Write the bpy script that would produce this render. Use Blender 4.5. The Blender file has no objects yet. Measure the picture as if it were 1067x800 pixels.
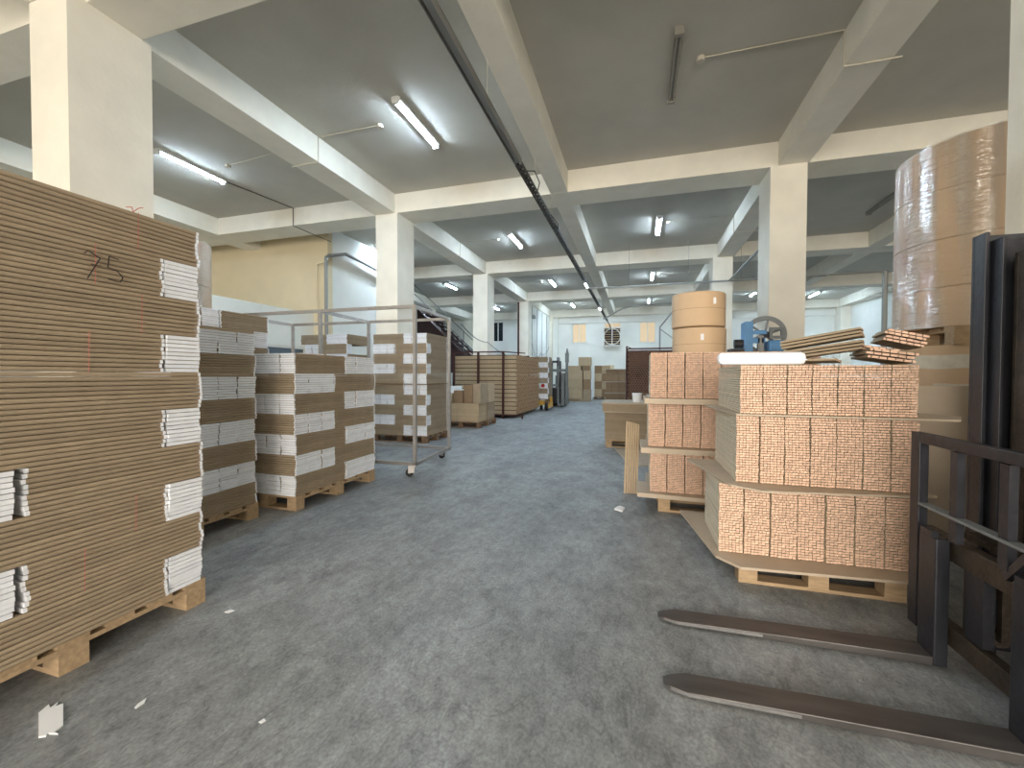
import bpy, bmesh, math, random
from mathutils import Vector, Matrix, Euler
random.seed(7)
sc = bpy.context.scene
COL = sc.collection
R = math.radians

# ------------------------------------------------------------------ camera
CAM_H = 1.35
cam_d = bpy.data.cameras.new('camera')
cam = bpy.data.objects.new('camera', cam_d)
COL.objects.link(cam)
cam_d.sensor_width = 36.0
cam_d.lens = 439.6 * 36.0 / 1067.0
cam_d.clip_end = 200
_yaw, _pitch, _roll = R(16.666), R(-1.188), R(0.15)
_f = Vector((-math.sin(_yaw)*math.cos(_pitch), math.cos(_yaw)*math.cos(_pitch), math.sin(_pitch)))
_r = Vector((math.cos(_yaw), math.sin(_yaw), 0))
_u = _r.cross(_f)
_r2 = _r*math.cos(_roll) + _u*math.sin(_roll)
_u2 = _r2.cross(_f)
M_ = Matrix((_r2, _u2, -_f)).transposed().to_4x4()
M_.translation = Vector((0, 0, CAM_H))
cam.matrix_world = M_
sc.camera = cam

# ------------------------------------------------------------------ light and exposure
EXPOSURE = 1.45
W_STRENGTH = 5.0
W_COL = (1.0, 0.90, 0.77)
TUBE_EMIT = 135.0
TUBE_COL = (0.66, 0.84, 1.0)
sc.view_settings.view_transform = 'Standard'
sc.view_settings.look = 'None'
sc.view_settings.gamma = 1.0
sc.view_settings.use_curve_mapping = False
sc.view_settings.exposure = EXPOSURE
world = bpy.data.worlds.new('sky')
sc.world = world
world.use_nodes = True
bg = world.node_tree.nodes['Background']
bg.inputs['Color'].default_value = (*W_COL, 1)
bg.inputs['Strength'].default_value = W_STRENGTH
# the open loading door behind the viewer: a portal guides the daylight in
DOOR = (-5.5, 7.5, 0.3, 4.9, -9.0)        # x0 x1 z0 z1 y
pl = bpy.data.lights.new('daylight_portal', 'AREA')
pl.shape = 'RECTANGLE'
pl.size = DOOR[1]-DOOR[0]
pl.size_y = DOOR[3]-DOOR[2]
pl.cycles.is_portal = True
po = bpy.data.objects.new('daylight_portal', pl)
COL.objects.link(po)
po.location = ((DOOR[0]+DOOR[1])/2, DOOR[4]-0.05, (DOOR[2]+DOOR[3])/2)
po.rotation_euler = (R(90), 0, 0)
sc.cycles.max_bounces = 10
sc.cycles.diffuse_bounces = 6
sc.cycles.transparent_max_bounces = 12
sc.cycles.use_denoising = True
sc.cycles.sample_clamp_indirect = 6.0

# ------------------------------------------------------------------ materials
def lin(c):
    return tuple((x/255/12.92 if x/255 <= .04045 else ((x/255+.055)/1.055)**2.4) for x in c)
MATS = {}
def mat(name, rgb, rough=.7, metal=0., noise=0., nscale=8., island=0., bump=0., bscale=60., emit=None, estr=0., coat=0., stretch=(1, 1, 1)):
    if name in MATS: return MATS[name]
    m = bpy.data.materials.new(name); m.use_nodes = True
    nt = m.node_tree; b = nt.nodes['Principled BSDF']
    c = (*lin(rgb), 1)
    b.inputs['Base Color'].default_value = c
    b.inputs['Roughness'].default_value = rough
    b.inputs['Metallic'].default_value = metal
    b.inputs['Coat Weight'].default_value = coat
    if emit:
        b.inputs['Emission Color'].default_value = (*emit, 1)
        b.inputs['Emission Strength'].default_value = estr
    tc = nt.nodes.new('ShaderNodeTexCoord'); mp = nt.nodes.new('ShaderNodeMapping')
    nt.links.new(tc.outputs['Object'], mp.inputs['Vector']); mp.inputs['Scale'].default_value = stretch
    last = None
    if noise > 0 or island > 0:
        hv = nt.nodes.new('ShaderNodeHueSaturation'); hv.inputs['Color'].default_value = c
        add = nt.nodes.new('ShaderNodeMath'); add.operation = 'ADD'; add.inputs[0].default_value = 1; add.inputs[1].default_value = 0
        if noise > 0:
            n = nt.nodes.new('ShaderNodeTexNoise'); n.inputs['Scale'].default_value = nscale; n.inputs['Detail'].default_value = 5
            nt.links.new(mp.outputs[0], n.inputs['Vector'])
            mr = nt.nodes.new('ShaderNodeMapRange'); mr.inputs['From Min'].default_value = .3; mr.inputs['From Max'].default_value = .7
            mr.inputs['To Min'].default_value = 1-noise; mr.inputs['To Max'].default_value = 1+noise
            nt.links.new(n.outputs['Fac'], mr.inputs['Value']); nt.links.new(mr.outputs[0], add.inputs[0])
        if island > 0:
            g = nt.nodes.new('ShaderNodeNewGeometry')
            mr2 = nt.nodes.new('ShaderNodeMapRange'); mr2.inputs['To Min'].default_value = -island; mr2.inputs['To Max'].default_value = island
            nt.links.new(g.outputs['Random Per Island'], mr2.inputs['Value']); nt.links.new(mr2.outputs[0], add.inputs[1])
        nt.links.new(add.outputs[0], hv.inputs['Value']); nt.links.new(hv.outputs[0], b.inputs['Base Color'])
    if bump > 0:
        n2 = nt.nodes.new('ShaderNodeTexNoise'); n2.inputs['Scale'].default_value = bscale; n2.inputs['Detail'].default_value = 4
        nt.links.new(mp.outputs[0], n2.inputs['Vector'])
        bp = nt.nodes.new('ShaderNodeBump'); bp.inputs['Strength'].default_value = bump; bp.inputs['Distance'].default_value = .01
        nt.links.new(n2.outputs['Fac'], bp.inputs['Height']); nt.links.new(bp.outputs[0], b.inputs['Normal'])
    MATS[name] = m
    return m

PLASTER = mat('white_plaster', (232, 228, 216), .85, noise=.05, nscale=2.5, bump=.25, bscale=18)
CEILM = mat('ceiling_plaster', (192, 188, 178), .9, noise=.05, nscale=1.6, bump=.3, bscale=12)
WALLM = mat('wall_plaster', (228, 230, 226), .85, noise=.05, nscale=1.2, bump=.2, bscale=14)
CREAM = mat('cream_plaster', (222, 208, 176), .85, noise=.04, nscale=1.5, bump=.2, bscale=14)
KRAFT = mat('kraft_board', (158, 142, 120), .8, noise=.07, nscale=9, island=.09)
KRAFT_L = mat('kraft_board_light', (182, 162, 134), .8, noise=.06, nscale=7, island=.06)
KRAFT_END = mat('kraft_profile_end', (220, 186, 164), .85, noise=.06, nscale=30, island=.16)
KRAFT_SIDE = mat('kraft_profile_side', (214, 202, 180), .85, noise=.05, nscale=12, island=.07)
KRAFT_D = mat('kraft_board_dark', (142, 118, 92), .85, noise=.08, nscale=12, island=.1)
SHEET = mat('kraft_slip_sheet', (182, 168, 150), .8, noise=.06, nscale=6)
REELM = mat('kraft_reel_paper', (204, 175, 142), .6, noise=.03, nscale=3)
WHITE = mat('white_carton', (238, 242, 250), .75, noise=.04, nscale=14, island=.06)
WOOD = mat('pallet_wood', (170, 146, 116), .8, noise=.2, nscale=9, island=.1, stretch=(1, 6, 6), bump=.2)
WOOD_D = mat('pallet_wood_dark', (120, 96, 74), .85, noise=.2, nscale=9, island=.1, stretch=(6, 1, 6), bump=.2)
STEEL = mat('bare_steel_tube', (178, 175, 173), .38, metal=.75, noise=.12, nscale=10)
STEEL_D = mat('dark_steel', (58, 58, 62), .5, metal=.5, noise=.2, nscale=8, bump=.15)
FORK_BLK = mat('forklift_black_paint', (38, 40, 47), .45, metal=.2, noise=.3, nscale=6, bump=.25, bscale=30)
FORK_GREASE = mat('greasy_steel', (66, 58, 50), .5, metal=.4, noise=.35, nscale=14, bump=.5, bscale=40)
FORK_STEEL = mat('worn_fork_steel', (84, 82, 82), .42, metal=.45, noise=.25, nscale=5, stretch=(.6, 4, 1), bump=.15)
FORK_TIP = mat('polished_fork_edge', (190, 190, 192), .25, metal=.9)
RUST = mat('dark_red_steel', (64, 30, 27), .6, metal=.2, noise=.2, nscale=10)
BLUE = mat('blue_machine_paint', (84, 140, 190), .45, noise=.08, nscale=6)
GREYM = mat('grey_machine_paint', (112, 118, 120), .5, noise=.12, nscale=8)
BLACKM = mat('black_rubber', (24, 24, 26), .7)
YELLOW = mat('yellow_paint', (196, 152, 60), .5, noise=.1)
REDM = mat('red_paint', (170, 40, 40), .5)
TRAY = mat('tray_steel', (70, 68, 66), .55, metal=.4)
ALU = mat('grey_aluminium', (150, 150, 148), .4, metal=.6)
CONDUIT = mat('pale_conduit', (204, 196, 180), .6)
PIPEM = mat('grey_pipe', (140, 142, 140), .5, metal=.2)
FIXT = mat('fixture_grey', (150, 146, 136), .5)
STRING = mat('pink_string', (200, 110, 104), .8)
INK = mat('black_ink', (40, 36, 38), .8)
HAZEG = mat('grey_blue_glass', (92, 106, 118), .4)
SPECK = mat('kraft_speckled_ends', (166, 132, 100), .85, island=.42)
STAIRM = mat('dark_maroon_paint', (48, 26, 28), .6, noise=.1)
DARKG = mat('dark_glass', (34, 42, 48), .15)
FRAMEW = mat('white_frame', (226, 226, 222), .5)
PAPER = mat('white_paper', (232, 234, 238), .6)
GAP_SHADE = mat('gap_shade_fill', (52, 32, 28), .85)
TUBEP = mat('dark_brown_tube', (150, 114, 94), .8, island=.12)
TAPE = mat('pale_tape', (214, 206, 190), .4, noise=.08, nscale=20)
TUBE_ON = mat('lit_tube', (255, 255, 255), .5, emit=TUBE_COL, estr=TUBE_EMIT)
LAMP_ON = mat('lit_small_lamp', (255, 255, 255), .5, emit=(.85, .93, 1.), estr=14)
AMBER = mat('amber_pane', (200, 172, 132), .5, emit=(1.0, .78, .54), estr=.12)

def floor_material():
    m = bpy.data.materials.new('concrete_floor'); m.use_nodes = True
    nt = m.node_tree; b = nt.nodes['Principled BSDF']; L = nt.links
    tc = nt.nodes.new('ShaderNodeTexCoord')
    def noise(scale, detail, stretch, dist=0.):
        mp = nt.nodes.new('ShaderNodeMapping'); mp.inputs['Scale'].default_value = stretch
        mp.inputs['Rotation'].default_value = (0, 0, R(20))
        L.new(tc.outputs['Object'], mp.inputs['Vector'])
        n = nt.nodes.new('ShaderNodeTexNoise'); n.inputs['Scale'].default_value = scale; n.inputs['Detail'].default_value = detail
        n.inputs['Distortion'].default_value = dist; n.inputs['Roughness'].default_value = .62
        L.new(mp.outputs[0], n.inputs['Vector']); return n.outputs['Fac']
    def ramp(fac, stops):
        r = nt.nodes.new('ShaderNodeValToRGB'); els = r.color_ramp.elements
        for i, (p, v) in enumerate(stops):
            e = els[i] if i < 2 else els.new(p)
            e.position = p; e.color = (v, v, v, 1) if not isinstance(v, tuple) else (*v, 1)
        L.new(fac, r.inputs['Fac']); return r.outputs['Color']
    def mul(a, c, f=1.):
        x = nt.nodes.new('ShaderNodeMix'); x.data_type = 'RGBA'; x.blend_type = 'MULTIPLY'; x.inputs['Factor'].default_value = f
        L.new(a, x.inputs['A']); L.new(c, x.inputs['B']); return x.outputs['Result']
    base = ramp(noise(.7, 8, (1, .6, 1), .4), [(.3, lin((124, 128, 131))), (.7, lin((164, 169, 172)))])
    c = mul(base, ramp(noise(4.5, 8, (1.1, .7, 1), .5), [(.38, .78), (.6, 1.05)]))
    c = mul(c, ramp(noise(18, 7, (1.1, .6, 1), .3), [(.3, .72), (.6, 1.08)]))
    c = mul(c, ramp(noise(80, 4, (1, .7, 1)), [(.36, .74), (.64, 1.12)]))
    # scratches: thin bands of stretched noise
    s = noise(1.7, 4, (1.2, .5, 1), 2.5)
    c = mul(c, ramp(s, [(.488, 1.), (.5, .6), (.512, 1.)]), .6)
    L.new(c, b.inputs['Base Color'])
    rr = ramp(noise(3, 5, (1, .5, 1)), [(.3, .42), (.7, .68)])
    L.new(rr, b.inputs['Roughness'])
    bp = nt.nodes.new('ShaderNodeBump'); bp.inputs['Strength'].default_value = .25; bp.inputs['Distance'].default_value = .006
    L.new(noise(30, 6, (1, .5, 1)), bp.inputs['Height']); L.new(bp.outputs[0], b.inputs['Normal'])
    return m
FLOORM = floor_material()

def film_material():
    m = bpy.data.materials.new('clear_stretch_film'); m.use_nodes = True
    nt = m.node_tree; L = nt.links
    for n in list(nt.nodes):
        if n.type != 'OUTPUT_MATERIAL': nt.nodes.remove(n)
    out = [n for n in nt.nodes if n.type == 'OUTPUT_MATERIAL'][0]
    tr = nt.nodes.new('ShaderNodeBsdfTransparent'); tr.inputs['Color'].default_value = (.98, .98, .98, 1)
    gl = nt.nodes.new('ShaderNodeBsdfGlossy'); gl.inputs['Roughness'].default_value = .12
    gl.inputs['Color'].default_value = (1, 1, 1, 1)
    mx = nt.nodes.new('ShaderNodeMixShader')
    tc = nt.nodes.new('ShaderNodeTexCoord'); mp = nt.nodes.new('ShaderNodeMapping'); mp.inputs['Scale'].default_value = (5, 5, 30)
    L.new(tc.outputs['Object'], mp.inputs['Vector'])
    n = nt.nodes.new('ShaderNodeTexNoise'); n.inputs['Scale'].default_value = 1.4; n.inputs['Detail'].default_value = 4
    L.new(mp.outputs[0], n.inputs['Vector'])
    bp = nt.nodes.new('ShaderNodeBump'); bp.inputs['Strength'].default_value = .7; bp.inputs['Distance'].default_value = .02
    L.new(n.outputs['Fac'], bp.inputs['Height']); L.new(bp.outputs[0], gl.inputs['Normal'])
    mp2 = nt.nodes.new('ShaderNodeMapping'); mp2.inputs['Scale'].default_value = (4, 4, .35)
    L.new(tc.outputs['Object'], mp2.inputs['Vector'])
    n2 = nt.nodes.new('ShaderNodeTexNoise'); n2.inputs['Scale'].default_value = 2.2; n2.inputs['Detail'].default_value = 3
    L.new(mp2.outputs[0], n2.inputs['Vector'])
    mr = nt.nodes.new('ShaderNodeMapRange'); mr.inputs['From Min'].default_value = .42; mr.inputs['From Max'].default_value = .7
    mr.inputs['To Min'].default_value = .12; mr.inputs['To Max'].default_value = .6
    L.new(n2.outputs['Fac'], mr.inputs['Value'])
    L.new(mr.outputs[0], mx.inputs[0]); L.new(tr.outputs[0], mx.inputs[1]); L.new(gl.outputs[0], mx.inputs[2])
    L.new(mx.outputs[0], out.inputs['Surface'])
    return m
FILM = film_material()

# ------------------------------------------------------------------ mesh helpers
class MB:
    def __init__(s): s.v = []; s.f = []; s.sm = []; s.mi = []
    def add(s, vs, fs, smooth=False, mi=0):
        o = len(s.v); s.v += [tuple(v) for v in vs]
        for k, f in enumerate(fs):
            s.f.append([i+o for i in f]); s.sm.append(smooth); s.mi.append(mi[k] if isinstance(mi, list) else mi)
        return s
    def box(s, x0, x1, y0, y1, z0, z1, mi=0, M=None):
        vs = [Vector((x, y, z)) for z in (z0, z1) for y in (y0, y1) for x in (x0, x1)]
        if M is not None: vs = [M @ v for v in vs]
        return s.add(vs, [(0, 2, 3, 1), (4, 5, 7, 6), (0, 1, 5, 4), (2, 6, 7, 3), (0, 4, 6, 2), (1, 3, 7, 5)], False, mi)
    def bar(s, p, q, w, h, up=(0, 0, 1), mi=0):
        p = Vector(p); q = Vector(q); d = (q-p).normalized(); u = Vector(up)
        r = d.cross(u)
        if r.length < 1e-4: r = d.cross(Vector((0, 1, 0)))
        r.normalize(); u = r.cross(d).normalized()
        vs = [a + r*(sx*w/2) + u*(sz*h/2) for a in (p, q) for sz in (-1, 1) for sx in (-1, 1)]
        return s.add(vs, [(0, 1, 3, 2), (4, 6, 7, 5), (0, 4, 5, 1), (2, 3, 7, 6), (0, 2, 6, 4), (1, 5, 7, 3)], False, mi)
    def cyl(s, p, q, r, n=12, r2=None, caps=True, mi=0):
        p = Vector(p); q = Vector(q); d = (q-p).normalized()
        a = d.cross(Vector((0, 0, 1)))
        if a.length < 1e-3: a = Vector((1, 0, 0))
        a.normalize(); b = d.cross(a)
        r2 = r if r2 is None else r2
        vs = []
        for c, rr in ((p, r), (q, r2)):
            for i in range(n):
                t = 2*math.pi*i/n; vs.append(c + a*math.cos(t)*rr + b*math.sin(t)*rr)
        s.add(vs, [(i, (i+1) % n, n+(i+1) % n, n+i) for i in range(n)], True, mi)
        if caps:
            s.add(vs[:n], [tuple(range(n))[::-1]], False, mi); s.add(vs[n:], [tuple(range(n))], False, mi)
        return s
    def ring(s, c, axis, ro, ri, t, n=32, mi=0):
        c = Vector(c); d = Vector(axis).normalized(); a = d.cross(Vector((0, 0, 1)))
        if a.length < 1e-3: a = Vector((1, 0, 0))
        a.normalize(); b = d.cross(a); vs = []
        for (rr, off) in ((ro, -t/2), (ro, t/2), (ri, t/2), (ri, -t/2)):
            for i in range(n):
                th = 2*math.pi*i/n; vs.append(c + d*off + a*math.cos(th)*rr + b*math.sin(th)*rr)
        fs = []
        for k in range(4):
            for i in range(n):
                fs.append((k*n+i, k*n+(i+1) % n, ((k+1) % 4)*n+(i+1) % n, ((k+1) % 4)*n+i))
        return s.add(vs, fs, False, mi)
    def tube(s, pts, r, n=8, mi=0):
        for a, b in zip(pts[:-1], pts[1:]): s.cyl(a, b, r, n, mi=mi)
        return s
    def prism(s, poly, z0, z1, mi=0):
        n = len(poly)
        vs = [(x, y, z0) for x, y in poly] + [(x, y, z1) for x, y in poly]
        return s.add(vs, [tuple(range(n))[::-1], tuple(range(n, 2*n))] + [(i, (i+1) % n, n+(i+1) % n, n+i) for i in range(n)], False, mi)
    def mesh(s, name, mats):
        me = bpy.data.meshes.new(name); me.from_pydata(s.v, [], s.f)
        for m in (mats if isinstance(mats, (list, tuple)) else [mats]): me.materials.append(m)
        me.polygons.foreach_set('use_smooth', s.sm); me.polygons.foreach_set('material_index', s.mi)
        bm = bmesh.new(); bm.from_mesh(me); bmesh.ops.recalc_face_normals(bm, faces=bm.faces); bm.to_mesh(me); bm.free()
        me.update(); return me
    def build(s, name, mats, parent=None, loc=(0, 0, 0), rz=0., bevel=0.):
        return link(name, s.mesh(name, mats), parent, loc, rz, bevel)
def link(name, me, parent=None, loc=(0, 0, 0), rz=0., bevel=0.):
    o = bpy.data.objects.new(name, me); COL.objects.link(o)
    if parent: o.parent = parent
    o.location = loc; o.rotation_euler = (0, 0, rz)
    if bevel:
        b = o.modifiers.new('bevel', 'BEVEL'); b.width = bevel; b.segments = 2; b.limit_method = 'ANGLE'
    return o
def tag(o, label=None, cat=None, group=None, kind=None):
    if label: o['label'] = label
    if cat: o['category'] = cat
    if group: o['group'] = group
    if kind: o['kind'] = kind
    return o
def thing(name, label, cat, loc=(0, 0, 0), rz=0., group=None):
    o = bpy.data.objects.new(name, None); COL.objects.link(o); o.empty_display_size = .1
    o.location = loc; o.rotation_euler = (0, 0, rz)
    return tag(o, label, cat, group)
def struct(name, mb, m, parent=None):
    o = mb.build(name, m, parent); o['kind'] = 'structure'; return o
ORD = ['bottom', 'second', 'third', 'fourth', 'fifth', 'sixth', 'seventh', 'eighth', 'ninth', 'tenth', 'eleventh', 'twelfth']
def ordl(i, n): return 'top' if i == n-1 else ORD[i]

# ------------------------------------------------------------------ the building
ZB, ZT = 4.95, 5.37          # beam soffit, slab
XL, XR, YB, YF = -12.4, 10.4, -9.0, 26.4
struct('floor', MB().box(XL-.3, XR+.3, YB-6, YF+.3, -.2, 0), FLOORM)
struct('ceiling', MB().box(XL-.3, XR+.3, YB-.3, YF+.3, ZT, ZT+.25), CEILM)
struct('wall_left', MB().box(XL-.25, XL, YB, YF+.25, 0, ZT), WALLM)
struct('wall_right', MB().box(XR, XR+.25, YB, YF+.25, 0, ZT), WALLM)
# far wall with real openings for the windows
WIN = [(-3.98, -3.10, 3.38, 4.56), (-2.02, -1.04, 4.25, 4.56), (0.04, 0.96, 3.32, 4.55), (-11.3, -10.75, 3.6, 4.85), (-9.25, -8.5, 3.55, 4.85)]
fw = MB(); xs = sorted([(w[0], w[1], w[2], w[3]) for w in WIN]); cur = XL
for (x0, x1, z0, z1) in xs:
    fw.box(cur, x0, YF, YF+.25, 0, ZT); fw.box(x0, x1, YF, YF+.25, 0, z0); fw.box(x0, x1, YF, YF+.25, z1, ZT); cur = x1
fw.box(cur, XR, YF, YF+.25, 0, ZT)
struct('wall_far', fw, WALLM)
dx0, dx1, dz0, dz1, _y = DOOR
struct('wall_back', MB().box(XL, dx0, YB-.25, YB, 0, ZT).box(dx1, XR, YB-.25, YB, 0, ZT).box(dx0, dx1, YB-.25, YB, dz1, ZT).box(dx0, dx1, YB-.25, YB, 0, dz0), WALLM)
for i, (x0, x1, z0, z1) in enumerate(WIN):
    fr = MB(); y = YF+.02; t = .045
    fr.box(x0, x1, y, y+.08, z0, z0+t).box(x0, x1, y, y+.08, z1-t, z1).box(x0, x0+t, y, y+.08, z0, z1).box(x1-t, x1, y, y+.08, z0, z1)
    xm = (x0+x1)/2; fr.box(xm-.025, xm+.025, y, y+.08, z0, z1)
    w = struct('window_%d' % (i+1), fr, FRAMEW)
    p = MB().box(x0+t, xm-.025, y+.03, y+.05, z0+t, z1-t).box(xm+.025, x1-t, y+.03, y+.05, z0+t, z1-t).build('pane', AMBER if i < 3 else DARKG, w)
    if i in (0, 2): MB().box(x0-.08, x1+.08, YF-.07, YF+.02, z0-.05, z0).build('window_sill', FRAMEW, w)
# left: low partition, cream cross wall, stair-core wall, partition between far columns
struct('wall_partition', MB().box(-8.75, -8.6, 2.9, 7.72, 0, 3.03).box(-8.75, -8.6, 9.35, 9.62, 0, 3.03).box(-8.75, -8.6, 7.72, 9.35, 2.09, 3.03).box(-8.75, -8.6, 7.72, 9.35, 0, .9), WALLM)
wn = struct('window_6', MB().box(-8.72, -8.62, 7.72, 9.35, 2.03, 2.09).box(-8.72, -8.62, 7.72, 9.35, .9, .96).box(-8.72, -8.62, 7.72, 7.78, .96, 2.03).box(-8.72, -8.62, 9.29, 9.35, .96, 2.03), FRAMEW)
MB().box(-8.69, -8.66, 7.78, 9.29, .96, 2.03).build('pane', HAZEG, wn)
struct('wall_cream', MB().box(-12.3, -8.12, 9.62, 9.80, 0, ZB+.42), CREAM)
struct('wall_stair_core', MB().box(-8.30, -8.12, 9.80, 12.6, 0, ZT), WALLM)
struct('wall_cable_side', MB().box(-5.45, -5.3, 20.65, YF, 0, ZB), WALLM)
# columns
for y0 in (2.65, 8.3, 14.15, 19.9, 25.7):
    for x0 in (-5.7, 2.15):
        struct('column', MB().box(x0, x0+.55, y0, y0+.72, 0, ZB), PLASTER)
    if y0 > 3: struct('column', MB().box(9.95, 10.4, y0, y0+.72, 0, ZB), PLASTER)
    if y0 != 8.3: struct('column', MB().box(-11.0, -10.45, y0, y0+.72, 0, ZB), PLASTER)
# transverse beams
for y0, y1 in ((-3.2, -2.4), (2.8, 3.28), (8.32, 9.02), (14.17, 14.87), (19.92, 20.6), (25.9, 26.4)):
    struct('beam', MB().box(XL, XR, y0, y1, ZB, ZT+.02), PLASTER)
# longitudinal beams
for x0, x1 in ((-10.95, -10.42), (-5.72, -5.22), (-1.7, -1.36), (2.27, 2.73), (6.1, 6.5), (9.95, 10.4)):
    struct('beam', MB().box(x0, x1, YB, 26.0, ZB+.003, ZT+.02), PLASTER)
struct('trim_1', MB().box(-5.3, XR, YF-.1, YF, 4.58, ZB), WALLM)
struct('trim_2', MB().box(-5.3, -4.85, YF-.22, YF, 0, ZB), WALLM)

# ------------------------------------------------------------------ lamps on the ceiling
def tube_light(x, y, on, label):
    t = thing('tube_light', label, 'ceiling light', (x, y, ZT), 0, None)
    L = 1.22
    MB().box(*((-.045, .045) if not on else (-.07, .07)), -L/2-.03, L/2+.03, -.045, 0).build('fixture_body', FIXT if not on else FRAMEW, t)
    if on:
        MB().box(-.029, .029, -L/2, L/2, -.066, -.046).build('lamp_tube', TUBE_ON, t, bevel=.006)
    else:
        MB().cyl((-.022, -L/2, -.068), (-.022, L/2, -.068), .014, 10).cyl((.022, -L/2, -.068), (.022, L/2, -.068), .014, 10).build('lamp_tube', FIXT, t)
    MB().box(-.05, .05, -L/2-.05, -L/2, -.095, -.0).build('end_cap', FRAMEW if on else FIXT, t)
    MB().box(-.05, .05, L/2, L/2+.05, -.095, -.0).build('end_cap', FRAMEW if on else FIXT, t)
    return t
lights = [(-8.25, 6.1, 1, 'lit tube light above the tall left carton stack, nearest on the left'),
 (-3.4, 6.08, 1, 'lit tube light in the near bay left of the cable tray'),
 (.42, 5.93, 0, 'unlit grey tube light in the near bay right of the cable tray'),
 (-3.52, 12.05, 1, 'lit tube light left of the tray in the second bay'),
 (.48, 11.95, 1, 'lit tube light right of the tray in the second bay'),
 (5.35, 11.8, 0, 'unlit tube light in the dark right bay beside the wrapped reels'),
 (-3.57, 17.95, 1, 'lit tube light left of the tray in the third bay'),
 (.5, 17.8, 1, 'lit tube light right of the tray in the third bay'),
 (-8.1, 17.4, 1, 'lit tube light seen between the second and third left columns'),
 (-7.75, 11.9, 1, 'lit tube light by the stair core wall on the left'),
 (-3.6, 23.9, 1, 'lit tube light left of the tray nearest the far wall'),
 (.5, 23.5, 1, 'lit tube light right of the tray nearest the far wall'),
 (-8.15, 23.7, 1, 'lit tube light in the far left bay by the dark windows'),
 (5.3, 22.9, 1, 'lit tube light behind the right column in the far right bay'),
 (8.2, 24.0, 1, 'lit tube light at the far end of the right side bay')]
for a in lights: tube_light(*a)
# junction boxes with their conduit runs
def conduit(pts, box, label, r=.009):
    t = thing('ceiling_conduit', label, 'conduit', pts[0])
    o = Vector(pts[0])
    MB().tube([Vector(p)-o for p in pts], r, 6).build('conduit_pipe', CONDUIT, t)
    if box: MB().cyl((0, 0, .01), (0, 0, -.045), .05, 12).build('junction_box', CONDUIT, t)
    return t
for y, w in ((5.95, 'near'), (11.85, 'second'), (17.7, 'third')):
    conduit([(-4.0, y, ZT-.02), (-5.2, y, ZT-.02), (-5.2, y, ZB-.02), (-5.75, y, ZB-.02)], 1, 'thin pale conduit with round box left of the tray in the %s bay' % w)
    conduit([(.62+.1, y-.1, ZT-.02), (2.25, y-.1, ZT-.02), (2.25, y-.1, ZB-.02), (2.8, y-.1, ZB-.02)], 1, 'thin pale conduit with round box right of the tray in the %s bay' % w)
conduit([(-7.55, 6.25, ZT-.02), (-5.75, 6.1, ZT-.02)], 1, 'thin conduit with round box beside the lit tube at far left')
tag(MB().tube([(-8.25, 6.8, ZT-.012), (-8.0, 8.3, ZT-.012), (-8.0, 8.3, ZB-.012), (-8.0, 9.05, ZB-.012), (-8.0, 9.6, 4.95)], .008, 6).build('cable', STEEL_D), 'thin dark cable running from the left tube light over the beam', 'cable')
conduit([(3.0, 5.2, ZT-.02), (6.05, 5.2, ZT-.02)], 0, 'straight conduit on the ceiling at the top right')
# cable tray hung down the middle of the hall
tr = thing('cable_tray', 'long dark cable tray hung on wires along the hall ceiling', 'cable tray', (-1.68, 2, 4.4))
def TR(m): return m
m = MB()
m.box(-.05, -.042, -3, 3.9, -.03, .06).box(.042, .05, -3, 3.9, -.03, .06).box(-.05, .05, -3, 3.9, .05, .06)
m.build('aluminium_channel', ALU, tr)
m = MB().box(-.028, .028, -3, 3.88, -.005, .045); m.build('channel_insert', ALU, tr)
m = MB().box(-.05, -.044, 3.9, 22.0, -.03, .03).box(.044, .05, 3.9, 22.0, -.03, .03)
y = 3.9
while y < 22.0:
    m.box(-.05, .05, y, y+.11, -.03, -.024); y += .15
m.build('perforated_tray', TRAY, tr)
m = MB()
for k in range(40):
    a = 3.9 + k*.45; m.cyl((random.uniform(-.02, .02), a, -.005), (random.uniform(-.02, .02), a+.46, -.005), .018, 6)
m.build('cable_bundle', BLACKM, tr)
wires = [.8, 2.6, 4.9, 6.3, 10., 12.1, 15.5, 18., 21.]
for w in wires: MB().cyl((0, w, .0), (0, w, ZT-4.4), .0035, 5).build('hanging_wire', CONDUIT, tr)
MB().tube([(.05, 4.2, .02), (.12, 4.4, .1), (.13, 4.7, .05), (.05, 4.9, .02)], .008, 6).build('loose_cable_loop', BLACKM, tr)
MB().tube([(.05, 6.0, .02), (.13, 6.3, -.06), (.1, 6.5, -.1), (.05, 6.4, 0)], .008, 6).build('loose_cable_loop', BLACKM, tr)
for y, w in ((14.2, 'middle'), (19.3, 'far end')):
    t = thing('tray_lamp', 'small bright lamp strip under the %s of the cable tray' % w, 'lamp', (-1.68, y, 4.365))
    MB().box(-.03, .03, -.35, .35, -.03, 0).build('lamp_body', FRAMEW, t)
    MB().box(-.025, .025, -.33, .33, -.045, -.031).build('lamp_strip', LAMP_ON, t)
tag(MB().tube([(-1.68, 24.0, 4.38), (-1.66, 25.4, 4.36), (-1.62, 26.0, 4.2), (-1.6, 26.05, 3.9)], .03, 8).build('flexible_hose', TRAY), 'dark hose dropping from the tray end to the wall fan', 'hose')
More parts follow.
